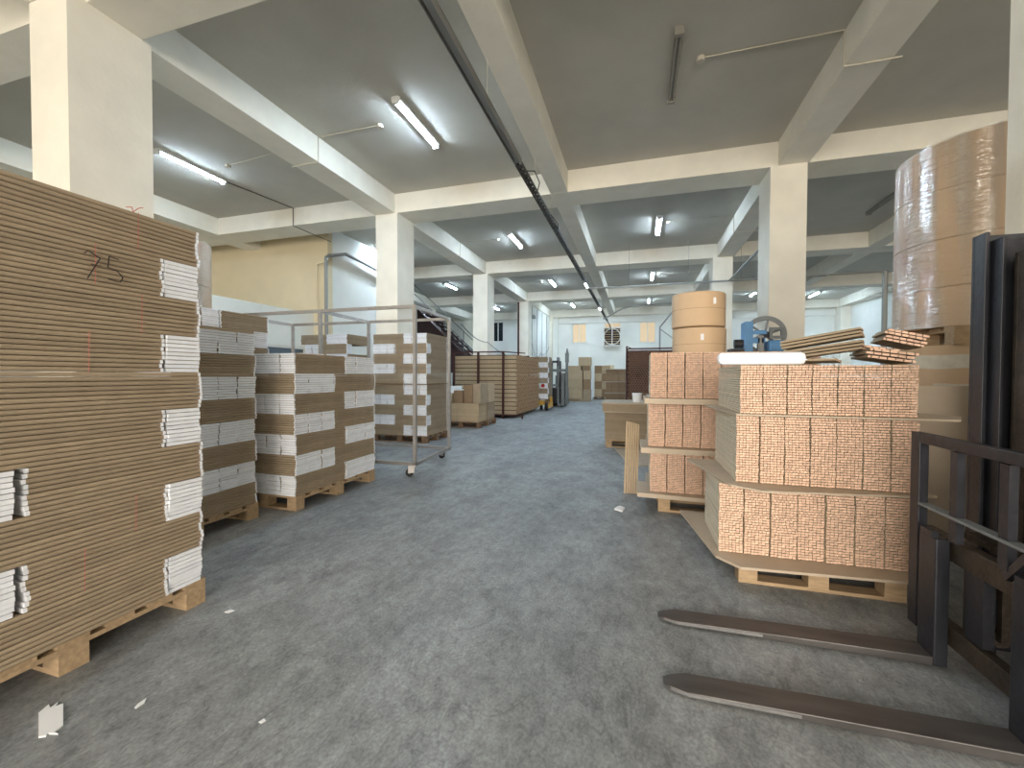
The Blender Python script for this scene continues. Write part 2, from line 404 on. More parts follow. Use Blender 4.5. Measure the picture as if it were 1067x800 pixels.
# pipes under the ceiling
pp = thing('pipe_run', 'pale pipe crossing the hall in front of the right column', 'pipe', (-1.5, 13.55, 4.1))
MB().cyl((-.07, 0, 0), (6.4, 0, 0), .028, 8).build('cross_pipe', PIPEM, pp)
MB().cyl((4.0, 0, 0), (4.0, -4.4, 0), .03, 8).build('branch_pipe', PIPEM, pp)
for a in (1.2, 2.9, 4.3): MB().cyl((a, 0, 0), (a, 0, ZB-4.1 if a == 9 else ZT-4.1), .005, 5).build('hanging_wire', PIPEM, pp)
pp = thing('pipe_run', 'bent grey pipe in front of the far wall near the red cage', 'pipe', (1.0, 20.3, 0))
MB().tube([(-2.6, 0, 4.0), (-1.75, 0, 4.45), (-1.3, 0, 4.55), (.75, -.1, 4.6)], .03, 8).tube([(.75, -.1, 4.6), (-.08, 0, 3.55), (-.08, 0, 0)], .035, 8).tube([(-.05, 0, 3.45), (.9, 0, 2.7)], .02, 6).build('pipe', PIPEM, pp)
pp = thing('wall_pipe', 'dark insulated pipe rising and turning along the left wall', 'pipe', (-8.05, 9.5, 0))
MB().tube([(-.03, -.0, 1.2), (-.03, -.0, 4.50), (0, .1, 4.58), (.05, .7, 4.78), (.05, 1.4, 4.75), (.05, 3.0, 4.6)], .045, 10).build('pipe', PIPEM, pp)
MB().tube([(-.35, .02, 1.2), (-.35, .02, 4.35), (-.1, .02, 4.4)], .02, 8).build('thin_pipe', CREAM, pp)
tag(MB().cyl((5.05, 11, 0), (5.05, 11, 3.6), .05, 10).cyl((5.05, 11, 3.6), (2.8, 11, 3.6), .015, 8).build('standing_pipe', PIPEM), 'thin vertical grey pipe standing left of the wrapped reels', 'pipe')
tag(MB().cyl((-5.62, 19.83, 0), (-5.62, 19.83, 4.9), .045, 10).build('standing_pipe', RUST), 'dark red vertical pipe on the third far left column', 'pipe')
# cables looping on the far partition and columns
def catenary(a, b, sag, n=10):
    a = Vector(a); b = Vector(b); out = []
    for i in range(n+1):
        t = i/n; p = a.lerp(b, t); p.z -= sag*4*t*(1-t); out.append(p)
    return out
tag(MB().tube(catenary((-4.0, 9.2, 2.55), (-5.12, 14.05, 2.52), .12)+catenary((-5.12, 14.05, 2.52), (-5.28, 20.7, 2.3), .3), .012, 5).build('hanging_cable', GREYM), 'thin cable sagging between the left columns above the stacks', 'cable')
cb = MB()
for (y, z0, z1) in ((21.2, 4.9, 2.4), (22.4, 4.9, 1.0), (23.6, 4.9, 1.2), (24.8, 4.9, 1.0)): cb.cyl((-5.28, y, z0), (-5.28, y, z1), .014, 5)
cb.tube(catenary((-5.27, 21.2, 3.0), (-5.27, 23.2, 2.6), .5), .012, 5).tube(catenary((-5.27, 23.2, 2.6), (-5.27, 25.5, 3.1), .25), .012, 5).tube(catenary((-5.27, 21.0, 2.7), (-5.27, 22.6, 2.4), .4), .012, 5)
cb.box(-5.3, -5.15, 21.1, 21.5, 4.3, 4.45)
tag(cb.build('wall_cables', GREYM), 'tangle of grey cables hanging on the far left partition', 'cable')

# ------------------------------------------------------------------ pallets
def pallet_mesh_parts(lx, ly):
    """boards run along x on top; blocks under; all centred on x, y from 0 (front) to ly"""
    parts = []
    n = 5 if ly < 1 else 7
    for i in range(n):
        w = .12; y = (ly-w)*i/(n-1)
        parts.append(('top_board', MB().box(0, lx, y, y+w, .122, .144)))
    for i in range(3):
        x = (lx-.11)*i/2
        parts.append(('stringer_board', MB().box(x, x+.11, 0, ly, .100, .1215)))
        yb_ = (ly-.11)*i/2
        parts.append(('bottom_board', MB().box(0, lx, yb_, yb_+.11, 0, .0215)))
        for j in range(3):
            y = (ly-.11)*j/2
            parts.append(('block', MB().box(x, x+.11, y, y+.11, .022, .0995)))
    return parts
PAL = {}
def pallet(x, y, lx, ly, label, m=None, z=0, rz=0):
    m = m or WOOD
    k = (lx, ly, m.name)
    if k not in PAL: PAL[k] = [(n, b.mesh(n, m)) for n, b in pallet_mesh_parts(lx, ly)]
    t = thing('wooden_pallet', label, 'pallet', (x, y, z), rz)
    for n, me in PAL[k]: link(n, me, t)
    return t

# ------------------------------------------------------------------ carton bundles
BM = {}
def bundle_meshes(L, w, h, n, seed, band=False):
    """length along x from 0 to L, width along y 0..w, resting on z=0"""
    k = (L, w, h, n, seed)
    if k in BM: return BM[k]
    rnd = random.Random(hash(k) & 0xffff)
    t = h/n; body = MB(); e0 = MB(); e1 = MB()
    g = w*.004
    drift = 0; yj = 0
    for i in range(n):
        z0 = i*t + t*.03; z1 = (i+1)*t - t*.12; zm = (z0+z1)/2
        drift = drift*.6 + rnd.uniform(-.007, .007); yj = rnd.uniform(-.003, .003)
        x0 = .012+drift; x1 = L-.012+drift
        r = (z1-z0)*.48
        prof = [(g+yj+.001, z0+r*.55), (g+yj+r*.5, z0), (w-g+yj-r*.5, z0), (w-g+yj-.001, z0+r*.55), (w-g+yj, zm), (w-g+yj-.001, z1-r*.55), (w-g+yj-r*.5, z1), (g+yj+r*.5, z1), (g+yj+.001, z1-r*.55), (g+yj, zm)]
        m_ = len(prof)
        vs = [(x0, a, b) for a, b in prof] + [(x1, a, b) for a, b in prof]
        body.add(vs, [tuple(range(m_))[::-1], tuple(range(m_, 2*m_))] + [(q, (q+1) % m_, m_+(q+1) % m_, m_+q) for q in range(m_)])
        wj = rnd.uniform(0, .006)
        e0.box(x0-.014, x0-.0005, g+yj+wj, w-g+yj-.002, z0+.0005, z1+t*.01)
        e1.box(x1+.0005, x1+.014, g+yj, w-g+yj-wj-.002, z0+.0005, z1+t*.01)
    r = (body.mesh('boards', KRAFT), e0.mesh('white_end', WHITE), e1.mesh('white_end', WHITE))
    BM[k] = r
    return r
def bundle(kind, x, y, z, L, w, h, label, n=9, group=None, cat='carton bundle'):
    """kind 'Y': long side along y; 'X': long side along x. (x, y) = smallest corner"""
    b, e0, e1 = bundle_meshes(round(L, 3), round(w, 3), round(h, 4), n, random.randint(0, 3))
    o = link('carton_bundle', b)
    c0 = link('white_end', e0, o); c1 = link('white_end', e1, o)
    j = random.uniform(-.006, .006)
    if kind == 'X': o.location = (x+j, y, z)
    else: o.location = (x+w, y+j, z); o.rotation_euler = (0, 0, R(90))
    return tag(o, label, cat, group)

def stack(corner, layers, h, stackname, z0=.144, w=.18, n=9, Ls=.75):
    """corner = (max x, min y); each layer a list of (kind, u0, v0, position words[, L, w])"""
    cx, cy = corner; N = len(layers)
    for i, lay in enumerate(layers):
        for it in lay:
            kind, u0, v0, pos = it[:4]
            L = it[4] if len(it) > 4 else Ls; ww = it[5] if len(it) > 5 else w
            desc = 'white-ended' if 'white' in pos else 'brown'
            if kind == 'Y': x = cx-u0-ww; y = cy+v0
            else: x = cx-u0-L; y = cy+v0
            lab = '%s, %s layer, %s' % (pos, ordl(i, N), stackname)
            bundle(kind, x, y, z0+i*h, L, ww, h*.999, lab, n)

# L1, tall near left stack
A = [('Y', 0, 1.09-.70, 'long brown carton bundle at the aisle'), ('X', 0, .88-.70, 'white-ended bundle at the picture edge'), ('Y', .19, 1.09-.70, 'long brown carton bundle one row in from the aisle')]
B = [('Y', .19, .895-.70, 'brown carton bundle one row in'), ('X', 0, 1.655-.70, 'white-ended bundle at the far corner'), ('Y', 0, .895-.70, 'long brown carton bundle at the aisle')]
pallet(-3.28, .64, .82, 1.22, 'wooden pallet under the tall near left carton stack')
A2 = [('Y', 0, .30, 'long brown carton bundle at the aisle', .84), ('X', 0, .10, 'white-ended bundle at the picture edge'), ('Y', .19, .30, 'long brown carton bundle one row in from the aisle', .84)]
stack((-2.45, .70), [B if i % 2 == 0 else (A if i < 5 else A2) for i in range(10)], .203, 'tall near left stack', w=.185)
# hand-written number and strings on L1
num = thing('hand_written_number', 'black hand-written number 75 on the tall near left stack', 'writing', (-2.436, 1.36, 1.86))
m = MB()
def stroke(pts):
    for a, b in zip(pts[:-1], pts[1:]): m.bar((0, a[0], a[1]), (0, b[0], b[1]), .0035, .0035, up=(1, 0, 0))
stroke([(-.06, .045), (-.045, .06), (.0, .035), (-.02, -.005), (-.05, -.07)]); stroke([(-.035, .0), (.005, .0)])
m.build('digit_seven', INK, num); m = MB()
stroke([(.035, .055), (.075, .05)]); stroke([(.035, .055), (.03, .0), (.065, -.005), (.09, -.035), (.08, -.06), (.03, -.055)])
m.build('digit_five', INK, num)
for (yy, za, zb, w) in ((1.52, 1.98, 2.17, 'top'), (1.34, 1.77, 1.96, 'upper'), (1.53, 1.56, 1.76, 'middle'), (1.31, 1.36, 1.55, 'lower'), (1.49, .56, .74, 'low'), (1.28, .35, .55, 'lowest')):
    tag(MB().cyl((-2.437, yy, za), (-2.437, yy+.004, zb), .0011, 5).build('tie_string', STRING), 'thin pink tie string on the tall near left stack, %s one' % w, 'string')
m = MB().tube([(-2.437, 1.5, 2.165), (-2.43, 1.52, 2.19), (-2.43, 1.54, 2.2)], .002, 5).tube([(-2.437, 1.5, 2.165), (-2.43, 1.49, 2.185), (-2.44, 1.47, 2.178)], .002, 5)
tag(m.build('string_bow', STRING), 'pink string bow on the top edge of the tall left stack', 'string')

def nm(i, side='aisle'): return ['near', 'middle', 'far'][i]
# L2
S2 = 'narrow second left stack'
LX = [('X', 0, .56+.185*i, 'white-ended bundle, %s of three at the aisle' % nm(i)) for i in range(3)]
LY = [('Y', 0, .36, 'brown carton bundle at the aisle'), ('Y', .19, .36, 'brown carton bundle in the second row')]
pallet(-4.3, 1.96, .86, 1.16, 'wooden pallet under the narrow second left stack')
stack((-3.45, 2.0), [LY if i % 2 == 0 else LX for i in range(8)], .198, S2)
# L2b behind
S2b = 'third left stack behind the narrow one'
c = (-4.36, 2.95)
t_top = [('Y', 0, .55, 'brown carton bundle at the far corner', .62), ('X', 0, .35, 'white-ended bundle in the middle'), ('Y', 0, -.42, 'brown carton bundle at the near side', .75)]
t_2 = [('X', 0, .99, 'white-ended bundle at the far corner'), ('Y', 0, .23, 'brown carton bundle in the middle')]
tx = [('Y', 0, .42, 'brown carton bundle at the aisle')]
pallet(-5.2, 2.55, .84, 1.6, 'wooden pallet under the third left stack behind the narrow one')
stack(c, [t_2 if i % 2 == 0 else t_top for i in range(10)], .191, S2b)
# L3
S3 = 'low left stack by rack'
X6 = [('X', 0, .0+.185*i, 'white-ended bundle, %s of three' % nm(i)) for i in range(3)] + [('Y', 0, .56, 'brown carton bundle at the aisle'), ('Y', .19, .56, 'brown carton bundle in the second row')]
Y7 = [('Y', 0, 0, 'brown carton bundle at the aisle corner')] + [('Y', .185*k, 0, 'white-ended bundle, %s one in on front' % w) for k, w in ((1, 'first'), (2, 'second'))] + [('X', 0, .755+.185*i, 'white-ended bundle, %s of three at far end' % nm(i)) for i in range(3)]
pallet(-4.05, 3.36, .82, 1.3, 'wooden pallet under the low left stack by the rack')
stack((-3.235, 3.36), [Y7 if i % 2 == 0 else X6 for i in range(7)], .203, S3)
tag(MB().box(-3.7, -3.35, 3.62, 3.9, 1.566, 1.578).build('carton_sheet', PAPER, rz=0), 'small white sheet lying on top of the low left stack', 'sheet')
# P4, the stack behind the rack
S4 = 'stack behind wheeled rack'
YL = [('Y', 1.22-.165*(k+1), 0, 'white-ended bundle, %s of three at left' % w) for k, w in ((2, 'right'), (1, 'middle'), (0, 'left'))] + \
     [('X', 0, 0, 'brown carton bundle at the front right', .72), ('Y', 0, .17, 'brown carton bundle on the aisle side', .75)]
YR = [('Y', .165*k, 0, 'white-ended bundle, %s of three at right' % w, .92) for k, w in ((0, 'right'), (1, 'middle'), (2, 'left'))] + \
     [('X', .5, 0, 'brown carton bundle at the front left', .72)]
pallet(-5.2, 7.45, 1.22, .95, 'dark wooden pallet under the stack behind the wheeled rack', WOOD_D)
stack((-3.98, 7.45), [YR if i % 2 == 0 else YL for i in range(5)], .203, S4+', lower half', w=.163)
tag(MB().box(-5.2, -3.97, 7.44, 8.38, 1.161, 1.175).build('slip_sheet', WOOD_D), 'dark sheet halfway up the stack behind the wheeled rack', 'sheet')
stack((-3.98, 7.45), [YR if i % 2 == 0 else YL for i in range(5)], .2, S4+', upper half', z0=1.177, w=.163)
# P4b
S4b = 'half-hidden left stack'
bL = [('X', .5, 0, 'brown carton bundle at the front left', .68), ('Y', 0, 0, 'white-ended bundle at the right corner'), ('Y', .165, 0, 'white-ended bundle second from right'), ('Y', .33, 0, 'white-ended bundle third from right')]
bR = [('X', 0, 0, 'brown carton bundle at the front right', .7), ('Y', .72, 0, 'white-ended bundle at the left, inner one'), ('Y', .885, 0, 'white-ended bundle at the left corner')]
pallet(-6.93, 7.35, 1.2, .85, 'dark wooden pallet under the stack left of the one behind the rack', WOOD_D)
stack((-5.74, 7.35), [bR if i % 2 == 0 else bL for i in range(10)], .205, S4b, w=.163)

# ------------------------------------------------------------------ wheeled tube rack
rk = thing('wheeled_rack', 'tall bare steel tube rack on castors behind the low left stack', 'rack', (-2.82, 4.96, 0))
t = .042
xs_ = [0, -1.5, -3.1]; ztop = 2.25; zb = .17; dy = 1.26; sh = -.1
for i, x in enumerate(xs_):
    for j in (0, 1):
        MB().box(x+sh*j-t/2, x+sh*j+t/2, dy*j-t/2, dy*j+t/2, zb, ztop-t/2).build('post', STEEL, rk)
    MB().bar((x, 0, ztop), (x+sh, dy, ztop), t, t).build('cross_rail', STEEL, rk)
    MB().bar((x, 0, zb), (x+sh, dy, zb), t, t).build('cross_rail', STEEL, rk)
for j in (0, 1):
    for z in (zb, ztop):
        MB().bar((xs_[0]+sh*j+t/2, dy*j, z+.0005), (xs_[-1]+sh*j-t/2, dy*j, z+.0005), t, t).build('long_rail', STEEL, rk)
for i, x in ((0, -.1), (0, -.22), (2, -2.95), (2, -2.95)):
    pass
for k, (x, y, a) in enumerate(((-.06, .02, 30), (-.2, dy-.02, -20), (-2.98, .02, 10), (-3.1, dy-.02, 50))):
    cs = thing('castor', None, None); cs.parent = rk; cs.location = (x, y, 0); cs.rotation_euler = (0, 0, R(a))
    MB().ring((-.03, 0, .052), (0, 1, 0), .052, .018, .03, 20).build('castor_wheel', BLACKM, cs)
    MB().box(-.05, .03, -.025, -.019, .05, .13).box(-.05, .03, .019, .025, .05, .13).box(-.05, .05, -.03, .03, .128, .148).build('castor_fork', STEEL, cs)

# ------------------------------------------------------------------ small pallet of boxes (left, mid distance)
def sheets_block(name, x0, x1, y0, y1, z0, z1, t, label, cat, m=KRAFT_L, jit=.004, parent=None):
    b = MB(); n = max(1, round((z1-z0)/t)); tt = (z1-z0)/n
    for i in range(n):
        j = random.uniform(-jit, jit); k = random.uniform(-jit, jit)
        b.box(x0+j, x1+j, y0+k, y1+k, z0+i*tt, z0+(i+1)*tt-.0022)
    o = b.build(name, m, parent)
    # put the origin at the base
    c = Vector(((x0+x1)/2, (y0+y1)/2, z0))
    for v in o.data.vertices: v.co -= c
    o.location = c
    return tag(o, label, cat)
P5 = 'left low pallet before the profile rack'
pallet(-4.95, 10.05, 1.1, 1.25, 'low wooden pallet in front of the dark red profile rack', WOOD_D)
sheets_block('board_stack', -4.93, -3.9, 10.06, 10.62, .146, .62, .03, 'front lower pile of grey-brown boards on the low pallet', 'board pile')
sheets_block('board_stack', -4.93, -3.88, 10.66, 11.25, .146, .61, .03, 'rear lower pile of brown boards on the low pallet', 'board pile', KRAFT)
sheets_block('carton_box', -4.32, -4.08, 10.1, 10.7, .622, 1.1, .48, 'darker brown box on the low pallet, middle one', 'box', KRAFT_D)
sheets_block('carton_box', -4.06, -3.86, 10.08, 10.62, .622, 1.13, .51, 'upright brown box on the low pallet corner', 'box', KRAFT)
sheets_block('carton_box', -4.1, -3.86, 10.68, 11.2, .622, 1.12, .5, 'pale upright box at the back right of the low pallet', 'box', KRAFT_L)
sheets_block('carton_box', -4.62, -4.36, 10.12, 10.6, .622, .95, .33, 'small dark brown box on the low pallet, left one', 'box', KRAFT_D)
tag(MB().box(-4.6, -4.4, 10.15, 10.5, .952, .975).build('folded_paper', PAPER), 'white folded paper on the small dark box', 'paper')
tag(MB().cyl((-5.0, 10.2, .752), (-4.66, 10.2, .752), .13, 18).build('paper_roll', KRAFT_L), 'pale paper roll lying on the low pallet at the left', 'roll')
tag(MB().box(-4.92, -4.68, 10.4, 10.8, .63, 1.05).build('white_package', WHITE), 'white package behind the pale roll on the low pallet', 'package')

# ------------------------------------------------------------------ profile rack with long bundles
pr = thing('profile_rack', 'dark red steel rack holding long cardboard profiles', 'rack', (-4.7, 12.5, 0))
for x in (-1.0, -.16, .67):
    MB().box(x-.03, x+.03, -.03, .03, .0, 2.06).build('post', RUST, pr)
    MB().box(x-.03, x+.03, 3.22, 3.28, .0, 2.06).build('post', RUST, pr)
    MB().box(x-.03, x+.03, .031, 1.6 if x < 0 else 3.219, .06, .12).build('cross_beam', RUST, pr)
MB().box(-1.2, .67, -.02, .02, 2.061, 2.1).bar((.67, 0, 2.08), (1.3, .3, 2.04), .03, .03).build('top_rail', RUST, pr)
MB().box(-1.2, .67, 3.23, 3.27, 2.061, 2.1).build('top_rail', RUST, pr)
MB().box(1.26, 1.3, .02, .06, .0, .12).box(-1.1, 1.3, .035, .07, .085, .125).build('foot', RUST, pr)
def profile_mesh(nx, nz, w, h, L, key, seed, j=.0012):
    """stack of rectangular cardboard profiles, ends facing -y; x 0..w, z 0..h, y 0..L; slot 0 ends, slot 1 sides"""
    rnd = random.Random(seed); b = MB(); a = w/nx; t = h/nz; drift = 0
    for k in range(nz):
        drift = drift*.7 + rnd.uniform(-.0018, .0018); off = rnd.choice((0, .5)) if rnd.random() < .3 else 0
        for i in range(nx + (1 if off else 0)):
            x0 = (i-off)*a; x1 = x0+a
            x0 = max(0, x0); x1 = min(w, x1)
            if x1-x0 < .004: continue
            yy = rnd.uniform(-j*3, j*3)
            zj = rnd.uniform(0, t*.1)
            b.box(x0+drift+a*.06, x1+drift-a*.06, yy, L+yy, k*t+t*.08+zj*.3, (k+1)*t-t*.14, mi=[1, 1, 0, 0, 1, 1])
    return b
def prof_bundle_mesh(nx, nz, w, h, L, seed):
    return profile_mesh(nx, nz, w, h, L, 'k', seed).mesh('profiles', [KRAFT_END, KRAFT_SIDE])
# long profiles: ends face +x.  14 layers x 6 bundles deep (only outer ones are seen)
def cell_mesh(nx, nz, w, h, L, seed, ends, side):
    b = profile_mesh(nx, nz, w, h, L, 'k', seed, .004)
    b.box(.012, w-.0, .0, L-.0, h, h+.0203, mi=[2, 2, 0, 0, 2, 2])  # gap filler slab, sides painted dark for the shade between rows
    return b.mesh('profiles', [ends, side, GAP_SHADE])
LPS = [cell_mesh(7, 4, .235, .112, 1.35, 50+s, SPECK, KRAFT_L) for s in range(3)]
LP = [cell_mesh(7, 4, .235, .112, 2.1, 40+s, SPECK, KRAFT_L) for s in range(3)]
for k in range(14):
    for d in range(13):
        o = link('profile_bundle', (LP if d < 6 else LPS)[(k+d) % 3]); o.rotation_euler = (0, 0, R(90)); o.location = (-3.62+random.uniform(-.015, .015)+(.0), 12.58+.24*d, .13+.1325*k)
        tag(o, 'long profile bundle, %s row up, %s, in the dark red rack' % (['lowest', 'second', 'third', 'fourth', 'fifth', 'sixth', 'seventh', 'eighth', 'ninth', 'tenth', 'eleventh', 'twelfth', 'thirteenth', 'topmost'][k], ['frontmost', 'second from front', 'third from front', 'fourth from front', 'fifth from front', 'sixth from front', 'middle one', 'sixth from back', 'fifth from back', 'fourth from back', 'third from back', 'second from back', 'rearmost'][d]), 'profile bundle', 'long profile bundles in the dark red rack')

# stack on the yellow pallet truck
jk = thing('pallet_truck', 'yellow pallet truck under the white checkered stack', 'pallet truck', (-3.98, 16.1, 0))
MB().box(-.42, -.26, 0, 1.1, .22, .28).box(.26, .42, 0, 1.1, .22, .28).box(-.42, .5, -.2, -.02, .2, .38).build('frame', YELLOW, jk)
MB().box(.62, .72, -.25, .5, .1, .3).box(.63, .71, .3, .5, .3, .5).build('side_arm', YELLOW, jk)
for (x, y) in ((-.34, .1), (.34, .1), (.34, .95), (-.34, .95), (.56, -.1)): MB().cyl((x-.04, y, .09), (x+.04, y, .09), .09, 16).build('wheel', BLACKM, jk)
MB().cyl((.6, -.3, .16), (.68, -.3, .16), .16, 18).build('front_wheel', BLACKM, jk)
pallet(-4.5, 16.15, 1.15, .85, 'wooden pallet lifted on the yellow pallet truck', WOOD_D, z=.285)
S8 = 'checkered stack by profile rack'
cR = [('Y', .165*k, 0, 'white-ended bundle, %s on the front' % w, .8) for k, w in ((0, 'rightmost'), (1, 'second from right'))] 
cL = [('X', 0, 0, 'brown carton bundle on the front', .72, .17), ('Y', 0, .175, 'brown carton bundle at the side', .62)]
stack((-3.37, 16.15), [cR if i % 2 == 0 else cL for i in range(8)], .205, S8, z0=.43, w=.163)
tag(MB().cyl((-3.56, 16.07, .95), (-3.56, 16.13, .95), .07, 14).build('red_disc', REDM), 'small red round object on the checkered stack', 'disc')

# far forklift / dark machine
mc = thing('stacker_truck', 'dark grey stacker machine standing beyond the checkered stack', 'machine', (-3.22, 17.6, 0))
MB().box(-.35, -.28, 0, .1, .05, 1.75).box(-.05, .02, 0, .1, .05, 1.75).build('mast_left', GREYM, mc)
MB().box(-.35, .3, -.02, .12, 1.5, 1.62).box(-.35, .02, 0, .1, .9, .98).build('cross_head', GREYM, mc)
MB().box(.1, .22, .1, .3, .06, 1.45).box(.26, .34, .2, .4, .1, 2.05).build('column', GREYM, mc)
MB().box(.24, .36, .18, .42, 1.9, 2.3).cyl((.3, .3, 2.3), (.3, .3, 2.5), .05, 10, .02).build('top_cylinder', GREYM, mc)
MB().box(-.5, .2, .3, 1.3, .15, .8).build('body', STEEL_D, mc)
MB().box(-.48, -.05, .2, .9, 1.9, 1.98).box(-.48, -.4, .2, .3, .8, 1.9).box(-.1, -.05, .8, .9, .8, 1.9).box(-.48, -.42, .8, .9, .8, 1.9).box(-.1, -.05, .2, .3, .8, 1.9).build('roof_guard', STEEL_D, mc)
for (x, y) in ((-.3, .4), (.1, .4), (-.3, 1.1), (.1, 1.1)): MB().cyl((x-.05, y, .15), (x+.05, y, .15), .15, 16).build('wheel', BLACKM, mc)
mc = thing('small_machine', 'small grey machine with black drum beside the stretch-wrapped far stack', 'machine', (-3.3, 19.6, 0))
MB().box(-.5, .12, 0, .5, 0.0, .75).box(-.46, -.2, .1, .4, .75, 1.35).build('housing', GREYM, mc)
MB().cyl((-.15, .05, .95), (-.15, .4, .95), .2, 18).build('drum', BLACKM, mc)
MB().box(-.4, -.3, .1, .4, 1.35, 2.2).box(.0, .12, .1, .3, .75, 1.5).build('upright', GREYM, mc)

# far piles
pallet(-3.6, 21.9, .86, 1.1, 'wooden pallet under the wrapped round pile far down the aisle')
sheets_block('sheet_pile', -3.58, -2.78, 21.95, 22.9, .145, 1.62, .055, 'tall plain brown sheet pile far down the aisle', 'sheet pile', KRAFT_L, .006)
sheets_block('carton_box', -3.55, -2.85, 21.95, 22.8, 1.625, 1.85, .11, 'wide brown box pair on top of the tall plain pile', 'box', KRAFT_L)
TP = [(-3.0, -2.4, 22.1, 22.9, 1.86, 2.3, 'box crowning the tall plain pile, topmost', KRAFT_L),
      (-2.74, -2.36, 21.95, 22.5, 0, .62, 'brown box on the floor right of the tall plain pile', KRAFT),
      (-2.74, -2.4, 22.0, 22.6, .622, 1.15, 'dark open box above the floor box beside the plain pile', KRAFT_D),
      (-2.72, -2.36, 21.98, 22.5, 1.152, 1.6, 'pale box third up beside the tall plain pile', KRAFT_L),
      (-2.74, -2.4, 22.0, 22.6, 1.602, 1.858, 'brown box fourth up beside the tall plain pile', KRAFT_D)]
for x0, x1, y0, y1, z0, z1, l, m_ in TP: sheets_block('carton_box', x0, x1, y0, y1, z0, z1, z1-z0, l, 'box', m_)
pallet(-2.38, 24.0, .84, .8, 'dark pallet under the box pile nearest the far wall', WOOD_D)
for i in range(4):
    for j in range(2):
        z0 = .146+.44*i
        sheets_block('carton_box', -2.36+.41*j, -1.96+.41*j, 24.05, 24.7, z0, z0+.436, .436, '%s %s box in the pile below the wall fan' % (['bottom', 'second', 'third', 'top'][i], ['left', 'right'][j]), 'box', (KRAFT_D if (i+j) % 2 else KRAFT_L))
sheets_block('carton_box', -1.2, -.7, 24.3, 24.9, 0, 1.3, .65, 'plain box tower right of the fan box pile', 'box', KRAFT)
tag(MB().box(-1.85, -1.35, 24.9, 25.2, 0, 1.95).build('cream_cabinet', CREAM), 'cream cabinet with lit top behind the far boxes', 'cabinet')
for i in range(5): tag(MB().box(-2.62, -2.42, 23.2, 23.6, .02+.3*i, .3+.3*i).build('white_carton', WHITE), '%s white carton in the thin white pile among the far boxes' % ['bottom', 'second', 'third', 'fourth', 'top'][i], 'carton')
# brown three-tier stack
for i, (z0, z1) in enumerate(((0.02, .52), (.56, 1.04), (1.08, 1.62))):
    for j in range(3):
        o = sheets_block('profile_bundle', -1.44+.29*j, -1.16+.29*j, 20.0, 20.8, z0, z1, .03, '%s brown profile bundle in the %s tier of the far three-tier stack' % (['left', 'middle', 'right'][j], ['bottom', 'middle', 'top'][i]), 'profile bundle', KRAFT_D)
    tag(MB().box(-1.5, -.52, 19.95, 20.85, z1+.002, z1+.03).build('slip_sheet', SHEET), 'cardboard sheet over the %s tier of the far three-tier stack' % ['bottom', 'middle', 'top'][i], 'sheet')
tag(MB().box(-1.5, -.52, 19.95, 20.85, 0, .018).build('slip_sheet', SHEET), 'cardboard sheet on the floor under the far three-tier stack', 'sheet')

# dark red cage filled with dark tubes
cg = thing('tube_cage', 'dark red steel cage full of dark brown tubes', 'cage', (-.42, 16.0, 0))
for x, y in ((0, 0), (1.7, 0), (0, 1.5), (1.7, 1.5)): MB().box(x-.025, x+.025, y-.025, y+.025, 0, 2.42).build('post', RUST, cg)
MB().box(.026, 1.674, -.02, .02, 2.3, 2.35).box(.026, 1.674, 1.48, 1.52, 2.3, 2.35).box(-.02, .02, .03, 1.47, 2.3, 2.35).bar((0, 0, 2.42), (.2, 0, 2.32), .03, .03).build('top_rail', RUST, cg)
MB().box(0.026, 1.674, -.02, .02, .1, .15).box(.026, 1.674, 1.48, 1.52, .1, .15).box(-.02, .02, .03, 1.47, .1, .15).box(.03, 1.67, .03, 1.47, .11, .13).build('bottom_frame', RUST, cg)
MB().box(.01, .03, 1.44, 1.455, .15, 2.3).box(.03, 1.67, 1.46, 1.475, .14, 2.29).build('back_panel', RUST, cg)
tb = MB().ring((0, .7, .0), (0, 1, 0), .0455, .033, 1.4, 10).mesh('tube', TUBEP)
rest = MB(); nrow = 26; ncol = 17
def nth(k): return '%d%s' % (k, {1: 'st', 2: 'nd', 3: 'rd'}.get(k if k < 20 else k % 10, 'th'))
for k in range(nrow):
    for i in range(ncol):
        x = .082+.0925*i+(.046 if k % 2 else 0); z = .18+.0805*k
        if i < 11 or (k > 23 and i < 17 - 0) and False:
            o = link('cardboard_tube', tb); o.location = (-.42+x, 16.03, z)
            tag(o, 'round cardboard tube in the red cage, %s row up, %s from the left' % (nth(k+1), nth(i+1)), 'tube', 'cardboard tubes in the red cage')
        else: rest.ring((x-.42, 16.03+.7, z), (0, 1, 0), .0455, .033, 1.4, 8)
o = rest.build('cardboard_tubes', TUBEP); tag(o, 'remaining round tubes packed in the right side of the red cage', 'tubes', kind='stuff')

